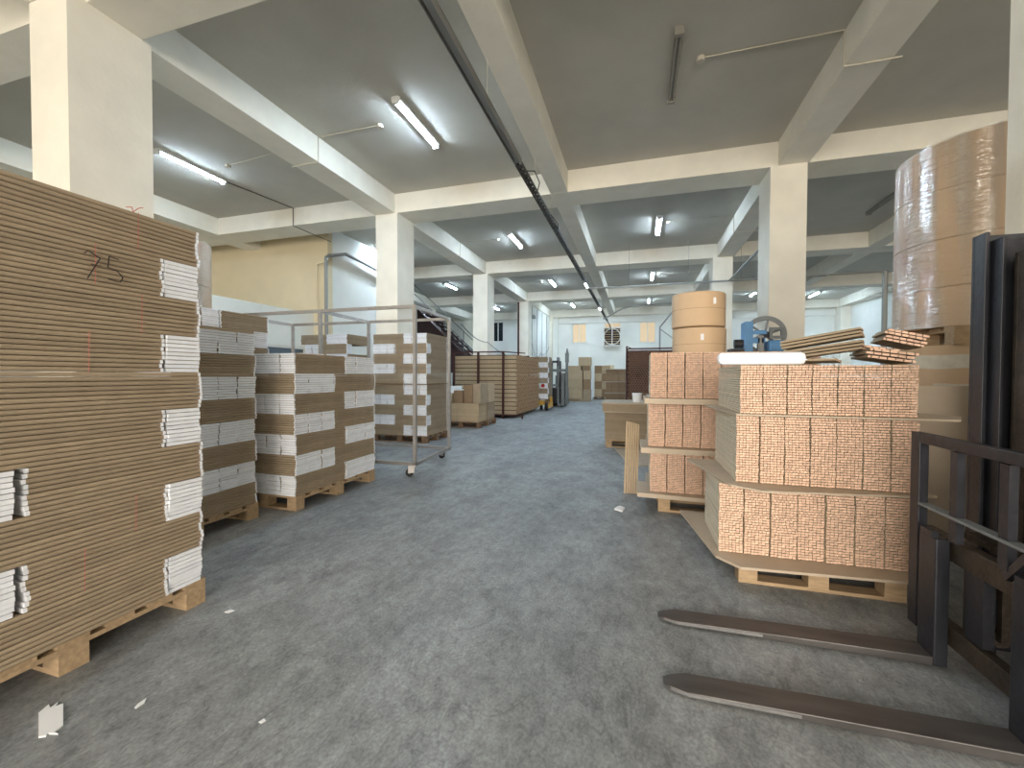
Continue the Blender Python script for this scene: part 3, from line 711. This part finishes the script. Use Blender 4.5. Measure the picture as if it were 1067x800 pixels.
# ------------------------------------------------------------------ low pallet, leaning strips (right, mid distance)
pallet(-.58, 8.1, .82, 1.1, 'pale wooden pallet under the low board pile at mid aisle')
sheets_block('board_pile', -.6, .18, 8.12, 9.1, .146, .66, .02, 'low wide pile of brown boards on the pale pallet', 'board pile', KRAFT)
sheets_block('board_pile', -.64, .16, 8.05, 9.1, .68, .82, .05, 'short upper pile of brown boards with pale top sheet', 'board pile', KRAFT)
tag(MB().box(-.62, .22, 8.0, 9.12, .662, .679).build('slip_sheet', SHEET), 'pale slip sheet between the two low board piles', 'sheet')
tag(MB().box(-.66, .14, 8.02, 9.12, .822, .845).build('slip_sheet', SHEET), 'pale slip sheet topping the low board pile at mid aisle', 'sheet')
pallet(.32, 8.3, .9, 1.0, 'wooden pallet behind the leaning strips', WOOD_D)
for i in range(5):
    sheets_block('board_pile', .32+.02*(i % 2), 1.05, 8.3, 9.0, .146+.2*i, .146+.2*i+.185, .03, '%s pile of grey-brown boards behind the middle right stack' % ['bottom', 'second', 'third', 'fourth', 'top'][i], 'board pile', KRAFT_L)
    tag(MB().box(.26-.03*(i % 2), 1.08, 8.25, 9.05, .146+.2*i+.187, .146+.2*i+.198).build('slip_sheet', SHEET), '%s thin sheet in the pile behind the middle right stack' % ['lowest', 'second', 'third', 'fourth', 'highest'][i], 'sheet')
tag(MB().cyl((-.02, 8.35, .847), (-.02, 8.35, 1.02), .075, 16, .095).build('white_bucket', PAPER), 'small white tub on the low board pile', 'tub')
t = thing('leaning_strips', 'bundle of pale strips leaning upright beside the middle right stack', 'strip bundle', (-.07, 4.98, 0), R(8))
for i in range(6): MB().bar((-.07+.026*i, 0, 0.003), (-.03+.026*i, .17, .81-.006*i), .018, .03, up=(0, 1, 0)).build('strip', KRAFT_L, t)
tag(MB().prism([(-.40, 7.9), (-.1, 6.5), (.3, 6.6), (.2, 7.9)], 0.001, .012).build('floor_sheet', SHEET), 'flat cardboard sheet lying on the floor behind the leaning strips', 'sheet')

# ------------------------------------------------------------------ right stacks of profiles
PM = {}
def prof(x, y, z, w, h, L, nx, nz, label, rz=0., name='profile_bundle'):
    k = (round(w, 3), round(h, 3), L, nx, nz, random.randint(0, 2))
    if k not in PM: PM[k] = prof_bundle_mesh(nx, nz, w, h, L, hash(k) & 0xffff)
    o = link(name, PM[k]); o.location = (x, y, z); o.rotation_euler = (0, 0, rz)
    return tag(o, label, 'profile bundle')
NTH = ['leftmost', 'second from left', 'third from left', 'fourth from left', 'fifth from left', 'sixth from left', 'seventh from left', 'eighth from left', 'ninth from left', 'tenth from left']
# R1 near right stack
pallet(.64, 3.05, .9, .98, 'pale wooden pallet under the near right profile stack')
def sheet(poly, z, label, t=.012, m=SHEET):
    return tag(MB().prism(poly, z, z+t).build('slip_sheet', m), label, 'sheet')
sheet([(.36, 3.98), (.50, 3.04), (.62, 2.90), (1.50, 2.97), (1.72, 3.05), (1.72, 4.0)], .146, 'bottom cardboard sheet under the near right profile stack', .016)
rz1 = R(-5)
def tier(x0, y0, z, h, w, n, nz, tname, L=.74, stack_='near right stack', rz=0., nx=7):
    for i in range(n):
        dx = Vector((w*i*math.cos(rz), w*i*math.sin(rz)))
        prof(x0+dx.x, y0+dx.y+random.uniform(-.006, .006), z, w*.955, h, L, nx, nz, '%s profile bundle in the %s tier of the %s' % (NTH[i], tname, stack_), rz)
tier(.53, 3.12, .164, .462, .155, 7, 28, 'bottom', .62)
sheet([(.40, 3.88), (.58, 3.04), (.74, 2.92), (1.58, 3.06), (1.70, 3.1), (1.70, 3.95)], .63, 'cardboard sheet over the bottom tier, near right stack')
tier(.63, 3.12, .644, .44, .1425, 7, 27, 'middle', .80)
sheet([(.55, 4.0), (.62, 3.08), (1.78, 3.06), (1.92, 3.3), (1.72, 4.0)], 1.088, 'cardboard sheet over the middle tier, near right stack')
tier(.648, 3.12, 1.102, .318, .1385, 7, 20, 'top', .80)
# R2 middle right stack
pallet(.2, 4.42, 1.22, .82, 'pale wooden pallet under the middle right profile stack')
R2 = 'middle right stack'
sheet([(-.0, 4.36), (1.5, 4.28), (1.5, 5.3), (.09, 5.3), (.09, 4.85), (-.01, 4.85)], .146, 'bottom cardboard sheet under the middle right stack', .04)
tier(.12, 4.45, .188, .40, .165, 8, 24, 'bottom', .78, R2)
sheet([(.03, 4.32), (1.5, 4.32), (1.5, 5.3), (.09, 5.3), (.09, 4.9), (.02, 4.9)], .592, 'cardboard sheet over the bottom tier, middle right stack', .05)
tier(.10, 4.45, .645, .43, .163, 8, 26, 'middle', .78, R2)
sheet([(.06, 4.30), (1.48, 4.30), (1.5, 5.3), (.09, 5.3), (.09, 4.9), (.05, 4.9)], 1.078, 'cardboard sheet over the middle tier, middle right stack', .05)
tier(.115, 4.45, 1.13, .45, .163, 9, 27, 'top', .78, R2)
# white film-wrapped roll on R1
t = thing('white_wrapped_roll', 'white film-wrapped long roll on the near right stack', 'roll', (.53, 3.24, 1.425))
MB().box(0, .53, -.035, .045, 0, .085).build('wrapped_body', WHITE, t, bevel=.028)
MB().box(0.001, .529, -.0365, -.034, .03, .036).build('film_fold', WHITE, t)
# loose boards thrown on top
def loose(px, py, pz, L, w, n, rx, ry, rz, label):
    t = thing('loose_board_pack', label, 'board pack', (px, py, pz)); t.rotation_euler = (R(rx), R(ry), R(rz))
    for i in range(n):
        prof_o = link('honeycomb_board', PMB(L, w, i), t); prof_o.location = (random.uniform(-.015, .015), random.uniform(-.01, .01), .022*i)
    return t
_pmb = {}
def PMB(L, w, i):
    k = (L, w, i % 2)
    if k not in _pmb: _pmb[k] = profile_mesh(6, 1, w, .019, L, 'k', 90+i, .001).mesh('honeycomb_board', [KRAFT_END, KRAFT])
    return _pmb[k]
loose(1.40, 3.30, 1.615, .46, .20, 3, -9, 0, 62, 'pack of three long boards rising to the right on the loose heap')
loose(1.41, 3.32, 1.53, .46, .20, 3, -8, 0, 64, 'lower pack of three boards under the long raised pack')
loose(1.22, 3.22, 1.45, .3, .2, 1, 0, 4, 60, 'one short board lying tilted behind the white roll')
loose(1.38, 3.20, 1.47, .4, .24, 3, 0, 10, -10, 'three boards tipped forward in the middle of the loose heap')
loose(1.46, 3.46, 1.53, .4, .22, 2, 0, 12, -12, 'two boards tilted right above the middle of the heap')
loose(1.60, 3.5, 1.60, .4, .22, 4, 0, 16, -14, 'four boards in the right raised pack of the loose heap')
loose(1.52, 3.22, 1.50, .25, .1, 1, 0, 34, 0, 'single short board propped at the right of the heap')

# brown reels behind the middle right stack
pallet(.35, 5.85, .85, .8, 'wooden pallet under the brown reel tower', WOOD_D)
for i in range(5):
    z0 = .146+.461*i + (.0)
    t = thing('paper_reel', '%s brown paper reel of the reel tower behind the right stacks' % ['lowest', 'second', 'third', 'fourth', 'topmost'][i], 'paper reel', (.77+(.01 if i % 2 else 0), 6.22, z0))
    hh = .448
    b = MB(); nn = 40
    prof_ = [(.31, 0), (.335, .012), (.335, hh-.012), (.322, hh)]
    b.cyl((0, 0, .0), (0, 0, .012), .32, nn, .335, caps=False).cyl((0, 0, .012), (0, 0, hh-.012), .335, nn, caps=False).cyl((0, 0, hh-.012), (0, 0, hh), .335, nn, .322, caps=False)
    b.ring((0, 0, hh-.001), (0, 0, 1), .3225, .05, .002, nn).ring((0, 0, .001), (0, 0, 1), .3205, .05, .002, nn).cyl((0, 0, 0), (0, 0, hh), .05, 16, caps=False)
    b.build('reel_body', REELM, t)
    MB().ring((0, 0, hh*.52), (0, 0, 1), .3362, .334, .004, nn).build('band', KRAFT_D, t)
    if i >= 3: MB().box(-.02 if i == 3 else .14, .02 if i == 3 else .17, -.338 if i == 3 else -.312, -.33 if i == 3 else -.29, hh*.62, hh*.8).build('paper_label', PAPER, t)

# blue machine
bm_ = thing('blue_machine', 'blue machine with a large spoked wheel behind the right stacks', 'machine', (1.8, 7.5, 0))
MB().box(-.2, -.09, -.1, .2, 0, 2.20).build('blue_post', BLUE, bm_)
MB().box(-.085, .34, -.12, .5, 0, 1.72).build('cabinet', BLUE, bm_, bevel=.01)
MB().box(-.085, .1, -.1, -.02, 2.0, 2.06).box(-.085, .08, -.1, -.02, 1.86, 1.94).build('bracket', BLUE, bm_)
MB().box(.12, .33, -.15, .2, 1.72, 1.9).build('motor_cover', BLUE, bm_, bevel=.03)
MB().ring((.12, .1, 2.0), (-.25, -1, 0), .30, .235, .07, 36).build('wheel_rim', GREYM, bm_)
m = MB()
for k in range(6):
    a = R(60*k+20); d = Vector((math.cos(a)*.97, -math.cos(a)*.25, math.sin(a))); c = Vector((.12, .1, 2.0)); m.bar(c+d*.04, c+d*.25, .03, .035)
m.build('wheel_spokes', GREYM, bm_)
MB().cyl((.12, 0.0, 2.0), (.12, .22, 2.0), .05, 14).build('wheel_hub', STEEL_D, bm_)
MB().box(.14, .34, -.1, -.04, 1.93, 1.97).box(.14, .34, -.1, -.04, 2.06, 2.1).box(.30, .34, -.1, -.04, 1.97, 2.06).box(.14, .18, -.1, -.04, 1.97, 2.06).build('guard_frame', GREYM, bm_)
MB().box(-.02, .06, -.1, -.03, 1.721, 1.98).box(.0, .025, -.13, -.11, 1.722, 1.98).build('lever', PIPEM, bm_)
MB().box(-.4, -.21, -.1, .2, 0, 1.78).cyl((-.36, -.13, 1.85), (-.24, -.13, 1.85), .07, 14).build('grey_gearbox', STEEL_D, bm_)

# ------------------------------------------------------------------ big reels on the right
cxr, cyr, RR = 2.80, 4.62, .56
pallet(2.30, 4.12, 1.0, 1.0, 'wooden pallet on the floor under the big right reels', WOOD_D)
def reel(cx, cy, r, z0, z1, label, m=REELM):
    t = thing('paper_reel', label, 'paper reel', (cx, cy, z0)); hh = z1-z0; nn = 72
    b = MB().cyl((0, 0, 0), (0, 0, .006), r-.006, nn, r, caps=False).cyl((0, 0, .006), (0, 0, hh-.006), r, nn, caps=False).cyl((0, 0, hh-.006), (0, 0, hh), r, nn, r-.006, caps=False)
    b.ring((0, 0, hh-.001), (0, 0, 1), r-.006, .07, .002, nn).ring((0, 0, .001), (0, 0, 1), r-.006, .07, .002, nn)
    b.build('reel_body', m, t)
    MB().ring((0, 0, hh/2), (0, 0, 1), .0705, .055, hh, 24).build('core', KRAFT_D, t)
    return t
t = reel(cxr-.03, cyr-.02, .57, .146, .86, 'big bare kraft reel at the base of the right reel tower')
t = reel(cxr-.03, cyr-.02, .575, .862, 1.60, 'big bare kraft reel with tape patches below the lifted pallet')
m = MB()
def patch(a0, a1, z0, z1, r, n=16):
    for i in range(n):
        a = a0+(a1-a0)*i/n; b = a0+(a1-a0)*(i+1)/n
        e0 = .003*math.sin(i*.7); 
        P_ = [(math.cos(q)*rr, math.sin(q)*rr, z) for q in (R(a), R(b)) for rr in (r, r+.0025) for z in (z0+e0, z1+e0*.5)]
        m.add(P_, [(0, 1, 3, 2), (4, 6, 7, 5), (0, 4, 5, 1), (2, 3, 7, 6), (0, 2, 6, 4), (1, 5, 7, 3)])
patch(195, 246, .55, .66, .575); m.build('tape_patch', TAPE, t)
m = MB(); patch(215, 248, .33, .43, .575); m.build('tape_patch', TAPE, t)
pallet(2.36, 4.15, .85, .85, 'wooden pallet lifted between the big right reels', z=1.602)
for i, (z0, z1, w) in enumerate(((1.75, 2.07, 'bottom'), (2.073, 2.46, 'second'), (2.463, 2.86, 'third'), (2.863, 3.25, 'top'))):
    reel(cxr, cyr, RR, z0, z1, '%s film-wrapped kraft reel on the lifted pallet' % w)
m = MB().cyl((0, 0, 0), (0, 0, 1.51), RR+.006, 96, caps=False)
tag(m.build('stretch_film', FILM, loc=(cxr, cyr, 1.748)), 'clear shiny stretch film around the upper right reels', 'stretch film')
tag(MB().prism([(2.02, 4.0), (2.6, 3.72), (2.606, 3.735), (2.026, 4.015)], 0.0, 1.28).build('shadow_stand_in', SHEET), 'brown board standing in for a shadow on the big lower right reel', 'board')  # upright board added in place of a shadow on the lower reel
# wrapped reel at the left
pallet(-6.7, 3.95, .85, .85, 'wooden pallet under the film-wrapped reel tower at the left', WOOD_D)
for i in range(5):
    reel(-6.20, 4.37, .37, .146+.61*i, .146+.61*i+.606, '%s reel of the film-wrapped tower behind the left stacks' % ['lowest', 'second', 'third', 'fourth', 'topmost'][i])
tag(MB().cyl((0, 0, 0), (0, 0, 3.06), .377, 64, caps=False).build('stretch_film', FILM, loc=(-6.20, 4.37, .146)), 'clear shiny stretch film around the left reel tower', 'stretch film')

# ------------------------------------------------------------------ stairs at the left
st = thing('steel_stair', 'dark red steel stair with grey handrails behind the left columns', 'stair', (-4.6, 16.35, 0))
m = MB(); n = 20
for i in range(n):
    x = -.24*i; z = .22*(i+1); m.box(x-.26, x, 0, 1.1, z-.03, z)
m.build('treads', STAIRM, st)
MB().bar((.05, .55, -.12), (-4.75, .55, 4.3), 1.06, .03, up=(0, 0, 1)).build('soffit', STAIRM, st)
MB().bar((.1, 0, 0), (-4.75, 0, 4.42), .04, .46, up=(0, 1, 0)).build('stringer', STAIRM, st); MB().bar((.1, 1.12, 0), (-4.75, 1.12, 4.42), .04, .26, up=(0, 1, 0)).build('stringer', STAIRM, st)
MB().add([(-1.6, -.02, 1.45), (-4.75, -.02, 4.3), (-4.75, -.02, 1.45), (-1.6, .01, 1.45), (-4.75, .01, 4.3), (-4.75, .01, 1.45)], [(0, 1, 2), (5, 4, 3), (0, 3, 4, 1), (1, 4, 5, 2), (2, 5, 3, 0)]).build('side_panel', STAIRM, st)
MB().bar((-.6, -.03, 1.55), (-4.7, -.03, 5.25), .03, .03).bar((-.6, -.03, 1.15), (-4.7, -.03, 4.85), .02, .02).bar((-.6, -.03, .65), (-.6, -.03, 1.55), .03, .03).bar((-2.4, -.03, 2.3), (-2.4, -.03, 3.2), .03, .03).build('handrail', GREYM, st)
rl = thing('landing_rail', 'grey handrail in front of the far left dark windows', 'handrail', (-8.0, 18.2, 0))
MB().tube([(-.6, 0, 3.0), (.1, 0, 3.0), (1.8, 0, 1.4)], .025, 8).tube([(-.6, 0, 2.6), (.1, 0, 2.6), (1.8, 0, 1.0)], .02, 8).build('rail', GREYM, rl)
MB().cyl((-.6, 0, 0), (-.6, 0, 3.0), .025, 8).cyl((.1, 0, 0), (.1, 0, 3.0), .025, 8).cyl((1.8, 0, 0), (1.8, 0, 1.4), .025, 8).build('rail_post', GREYM, rl)

# ------------------------------------------------------------------ wall fan
fn = thing('exhaust_fan', 'square exhaust fan with louvres and frame on the far wall', 'fan', (-1.53, 26.4, 3.13))
MB().box(-.53, .53, -.35, 0, 0, .05).box(-.53, .53, -.35, 0, 1.07, 1.12).box(-.53, -.47, -.35, 0, .05, 1.07).box(.47, .53, -.35, 0, .05, 1.07).build('housing', FRAMEW, fn)
MB().box(-.47, .47, -.03, -.01, .05, 1.07).build('dark_back', BLACKM, fn)
m = MB()
for k in range(7): m.bar((-.46, -.26, .14+.14*k), (.46, -.26, .14+.14*k), .02, .035)
m.build('louvre', mat('louvre_tan', (196, 168, 130), .5), fn)
m = MB()
for k in range(5):
    a = R(72*k+15); c = Vector((0, -.2, .56)); d = Vector((math.cos(a), 0, math.sin(a)))
    p = d.cross(Vector((0, 1, 0))); 
    vs = [c+d*.06+p*.05, c+d*.06-p*.05, c+d*.42-p*.12+Vector((0, .05, 0)), c+d*.42+p*.12-Vector((0, .05, 0))]
    vs2 = [v+Vector((0, .01, 0)) for v in vs]
    m.add(vs+vs2, [(0, 1, 2, 3), (7, 6, 5, 4), (0, 4, 5, 1), (1, 5, 6, 2), (2, 6, 7, 3), (3, 7, 4, 0)])
m.build('fan_blades', STEEL_D, fn)
MB().cyl((0, -.3, .56), (0, -.12, .56), .08, 16).build('motor', STEEL_D, fn)
MB().box(-.03, .03, -.34, -.31, .05, 1.07).ring((0, -.32, .56), (0, 1, 0), .50, .455, .03, 32).build('front_guard', FRAMEW, fn)

# ------------------------------------------------------------------ forklift (mast, carriage and forks in view)
fk = thing('forklift', 'black forklift at the right edge with both forks on the floor', 'forklift', (1.34, 2.25, 0))
def fork(y, w, name='fork'):
    b = MB()
    prof_ = [(0.02, .012, .05), (0.0, .012, .05)]
    # blade: tapered in thickness, pointed in plan
    secs = [(-1.225, .025, .012, .020), (-1.20, .038, .010, .024), (-1.13, w/2, .008, .028), (-.6, w/2, .008, .040), (-.02, w/2, .008, .050)]
    rings = []
    for x, hw, z0, z1 in secs: rings.append([(x, y-hw, z0), (x, y+hw, z0), (x, y+hw, z1), (x, y-hw, z1)])
    vs = [p for r_ in rings for p in r_]
    fs = [(0, 1, 2, 3)[::-1], tuple(4*(len(rings)-1)+i for i in range(4))]
    for k in range(len(rings)-1):
        for i in range(4): fs.append((4*k+i, 4*k+(i+1) % 4, 4*(k+1)+(i+1) % 4, 4*(k+1)+i))
    b.add(vs, fs); o = b.build(name, FORK_STEEL, fk, bevel=.004)
    MB().box(-.02, .035, y-w/2, y+w/2, .008, .60).build('fork_shank', FORK_BLK, o, bevel=.006)
    e = MB().bar((-1.195, y-.040, .018), (-1.132, y-w/2, .019), .004, .014).bar((-1.132, y-w/2-.0005, .019), (-.72, y-w/2-.0005, .023), .003, .014)
    e.build('worn_edge', FORK_TIP, o)
    MB().box(-.026, .0, y-w/2+.02, y+w/2-.02, .60, .63).build('fork_hook', FORK_BLK, o)
    return o
fork(.22, .125); fork(-.315, .125)
# carriage
MB().box(.04, .09, -.49, .39, .50, .60).box(.04, .09, -.49, .39, .11, .20).build('carriage_bar', FORK_GREASE, fk, bevel=.004)
for ya, yb in ((-.02, .08), (-.44, -.36)): MB().box(.045, .085, ya, yb, .21, .50).build('carriage_plate', FORK_BLK, fk)
# load backrest
MB().box(.0, .04, .33, .40, .10, 1.07).build('backrest_post', FORK_BLK, fk, bevel=.004)
MB().box(.041, .08, .27, .40, .11, .50).build('backrest_post', FORK_BLK, fk)
MB().box(.0, .04, -.427, .327, 1.02, 1.07).build('backrest_rail', FORK_BLK, fk, bevel=.004)
MB().box(.0, .04, -.50, -.43, .10, 1.07).build('backrest_post', FORK_BLK, fk, bevel=.004)
MB().bar((.02, .327, .72), (.02, -.427, .72), .045, .012, up=(0, 0, 1)).build('backrest_rail', GREYM, fk)
for y in (.10, -.17, -.33): MB().box(.005, .035, y-.022, y+.022, .61, 1.015).build('backrest_bar', FORK_BLK, fk)
MB().bar((.01, -.28, .70), (.02, -.17, .58), .02, .03).build('backrest_brace', FORK_BLK, fk)
# mast: two outer channels, inner channels, cross member, cylinder, chain, hoses
for sg in (1, -1):
    Yc = lambda v: -.05 + sg*(v+.05)
    def bx(b, x0, x1, y0, y1, z0, z1):
        y0, y1 = sorted((Yc(y0), Yc(y1))); return b.box(x0, x1, y0, y1, z0, z1)
    b = MB(); bx(b, .20, .46, .335, .355, .06, 2.02); bx(b, .20, .216, .27, .335, .06, 2.02); bx(b, .444, .46, .27, .335, .06, 2.02)
    b.build('outer_mast_channel', FORK_BLK, fk, bevel=.003)
    b = MB(); bx(b, .225, .435, .285, .30, .06, 1.98); bx(b, .225, .24, .21, .285, .06, 1.98); bx(b, .42, .435, .21, .285, .06, 1.98)
    b.build('inner_mast_channel', FORK_BLK, fk, bevel=.003)
    b = MB(); bx(b, .26, .40, .18, .20, .2, 1.9); bx(b, .26, .275, .12, .18, .2, 1.9)
    b.build('carriage_guide', FORK_GREASE, fk, bevel=.003)
MB().box(.462, .52, -.45, .352, 1.93, 2.02).build('mast_head', FORK_BLK, fk, bevel=.004)
MB().box(.24, .40, -.15, .07, .9, .98).build('cylinder_bracket', FORK_BLK, fk)
MB().box(.462, .52, -.43, .33, .1, .2).build('mast_cross_member', FORK_BLK, fk)
MB().cyl((.34, .0, .1), (.34, .0, 1.5), .055, 16).cyl((.34, .0, 1.5), (.34, .0, 1.94), .035, 14).build('lift_cylinder', FORK_GREASE, fk)
m = MB()
for k in range(60): m.box(.24, .258, .05+(.004 if k % 2 else 0), .085-(.004 if k % 2 else 0), .62+.022*k, .62+.022*k+.019)
m.build('lift_chain', FORK_GREASE, fk)
MB().tube(catenary((.13, -.3, 1.9), (.1, -.40, .62), .0, 6)+[Vector((.1, -.42, .4)), Vector((.1, -.36, .28)), Vector((.1, -.2, .26))], .012, 8).tube([(.15, -.36, 1.95), (.14, -.42, 1.3), (.14, -.4, .7), (.12, -.5, .45)], .012, 8).tube([(.45, -.05, 1.7), (.36, .07, 1.45), (.30, .10, 1.1), (.28, .10, .62)], .014, 8).build('hydraulic_hose', BLACKM, fk)
MB().box(.10, .16, -.03, -.005, .25, .58).cyl((.12, -.0, .45), (.12, .05, .45), .035, 14).cyl((.12, -.0, .25), (.12, .05, .25), .035, 14).build('carriage_roller', FORK_GREASE, fk)
MB().bar((.11, .30, .115), (.11, -.45, .115), .05, .03).build('carriage_side_bar', FORK_GREASE, fk)
MB().bar((.13, .2, .62), (.13, -.4, .62), .05, .03).build('carriage_side_bar', FORK_GREASE, fk)
MB().box(.56, 1.9, -.45, .35, .25, .95).box(.9, 1.9, -.4, .3, .95, 1.2).build('chassis', FORK_BLK, fk, bevel=.03)
MB().box(.52, .56, -.35, .25, .2, .5).build('mast_mount', FORK_BLK, fk)
for y in (.36, -.62): MB().cyl((.62, y, .25), (.62, y+.16, .25), .25, 28).build('front_wheel', BLACKM, fk)
for y in (.36, -.60): MB().cyl((1.6, y, .2), (1.6, y+.14, .2), .2, 24).build('rear_wheel', BLACKM, fk)

# ------------------------------------------------------------------ litter on the floor
def scrap(poly, label, t=.003, m=PAPER, name='paper_scrap', cat='scrap'):
    return tag(MB().prism(poly, .0005, t).build(name, m), label, cat)
scrap([(-2.27, 1.04), (-2.29, 1.08), (-2.26, 1.07), (-2.27, 1.1), (-2.25, 1.08), (-2.24, 1.1), (-2.1, 1.03), (-2.09, 1.0), (-2.07, 1.0), (-2.11, 0.99), (-2.1, 0.98), (-2.12, 0.97)], 'torn white carton strip on the floor by the tall left stack', .006)
scrap([(-1.94, 1.17), (-1.95, 1.19), (-1.95, 1.22), (-1.93, 1.2), (-1.93, 1.17)], 'small torn paper shard on the floor beyond the white carton strip', .004)
scrap([(-2.24, 1.80), (-2.21, 1.80), (-2.20, 1.83), (-2.23, 1.83)], 'tiny white scrap on the floor beside the tall stack corner', .004)
scrap([(-.22, 4.33), (-.14, 4.28), (-.12, 4.40), (-.17, 4.45), (-.2, 4.4)], 'white crumpled scrap on the aisle floor near the leaning strips', .015)
scrap([(-1.40, 1.26), (-1.385, 1.26), (-1.38, 1.275), (-1.395, 1.28)], 'tiny pale crumb on the near aisle floor', .004)
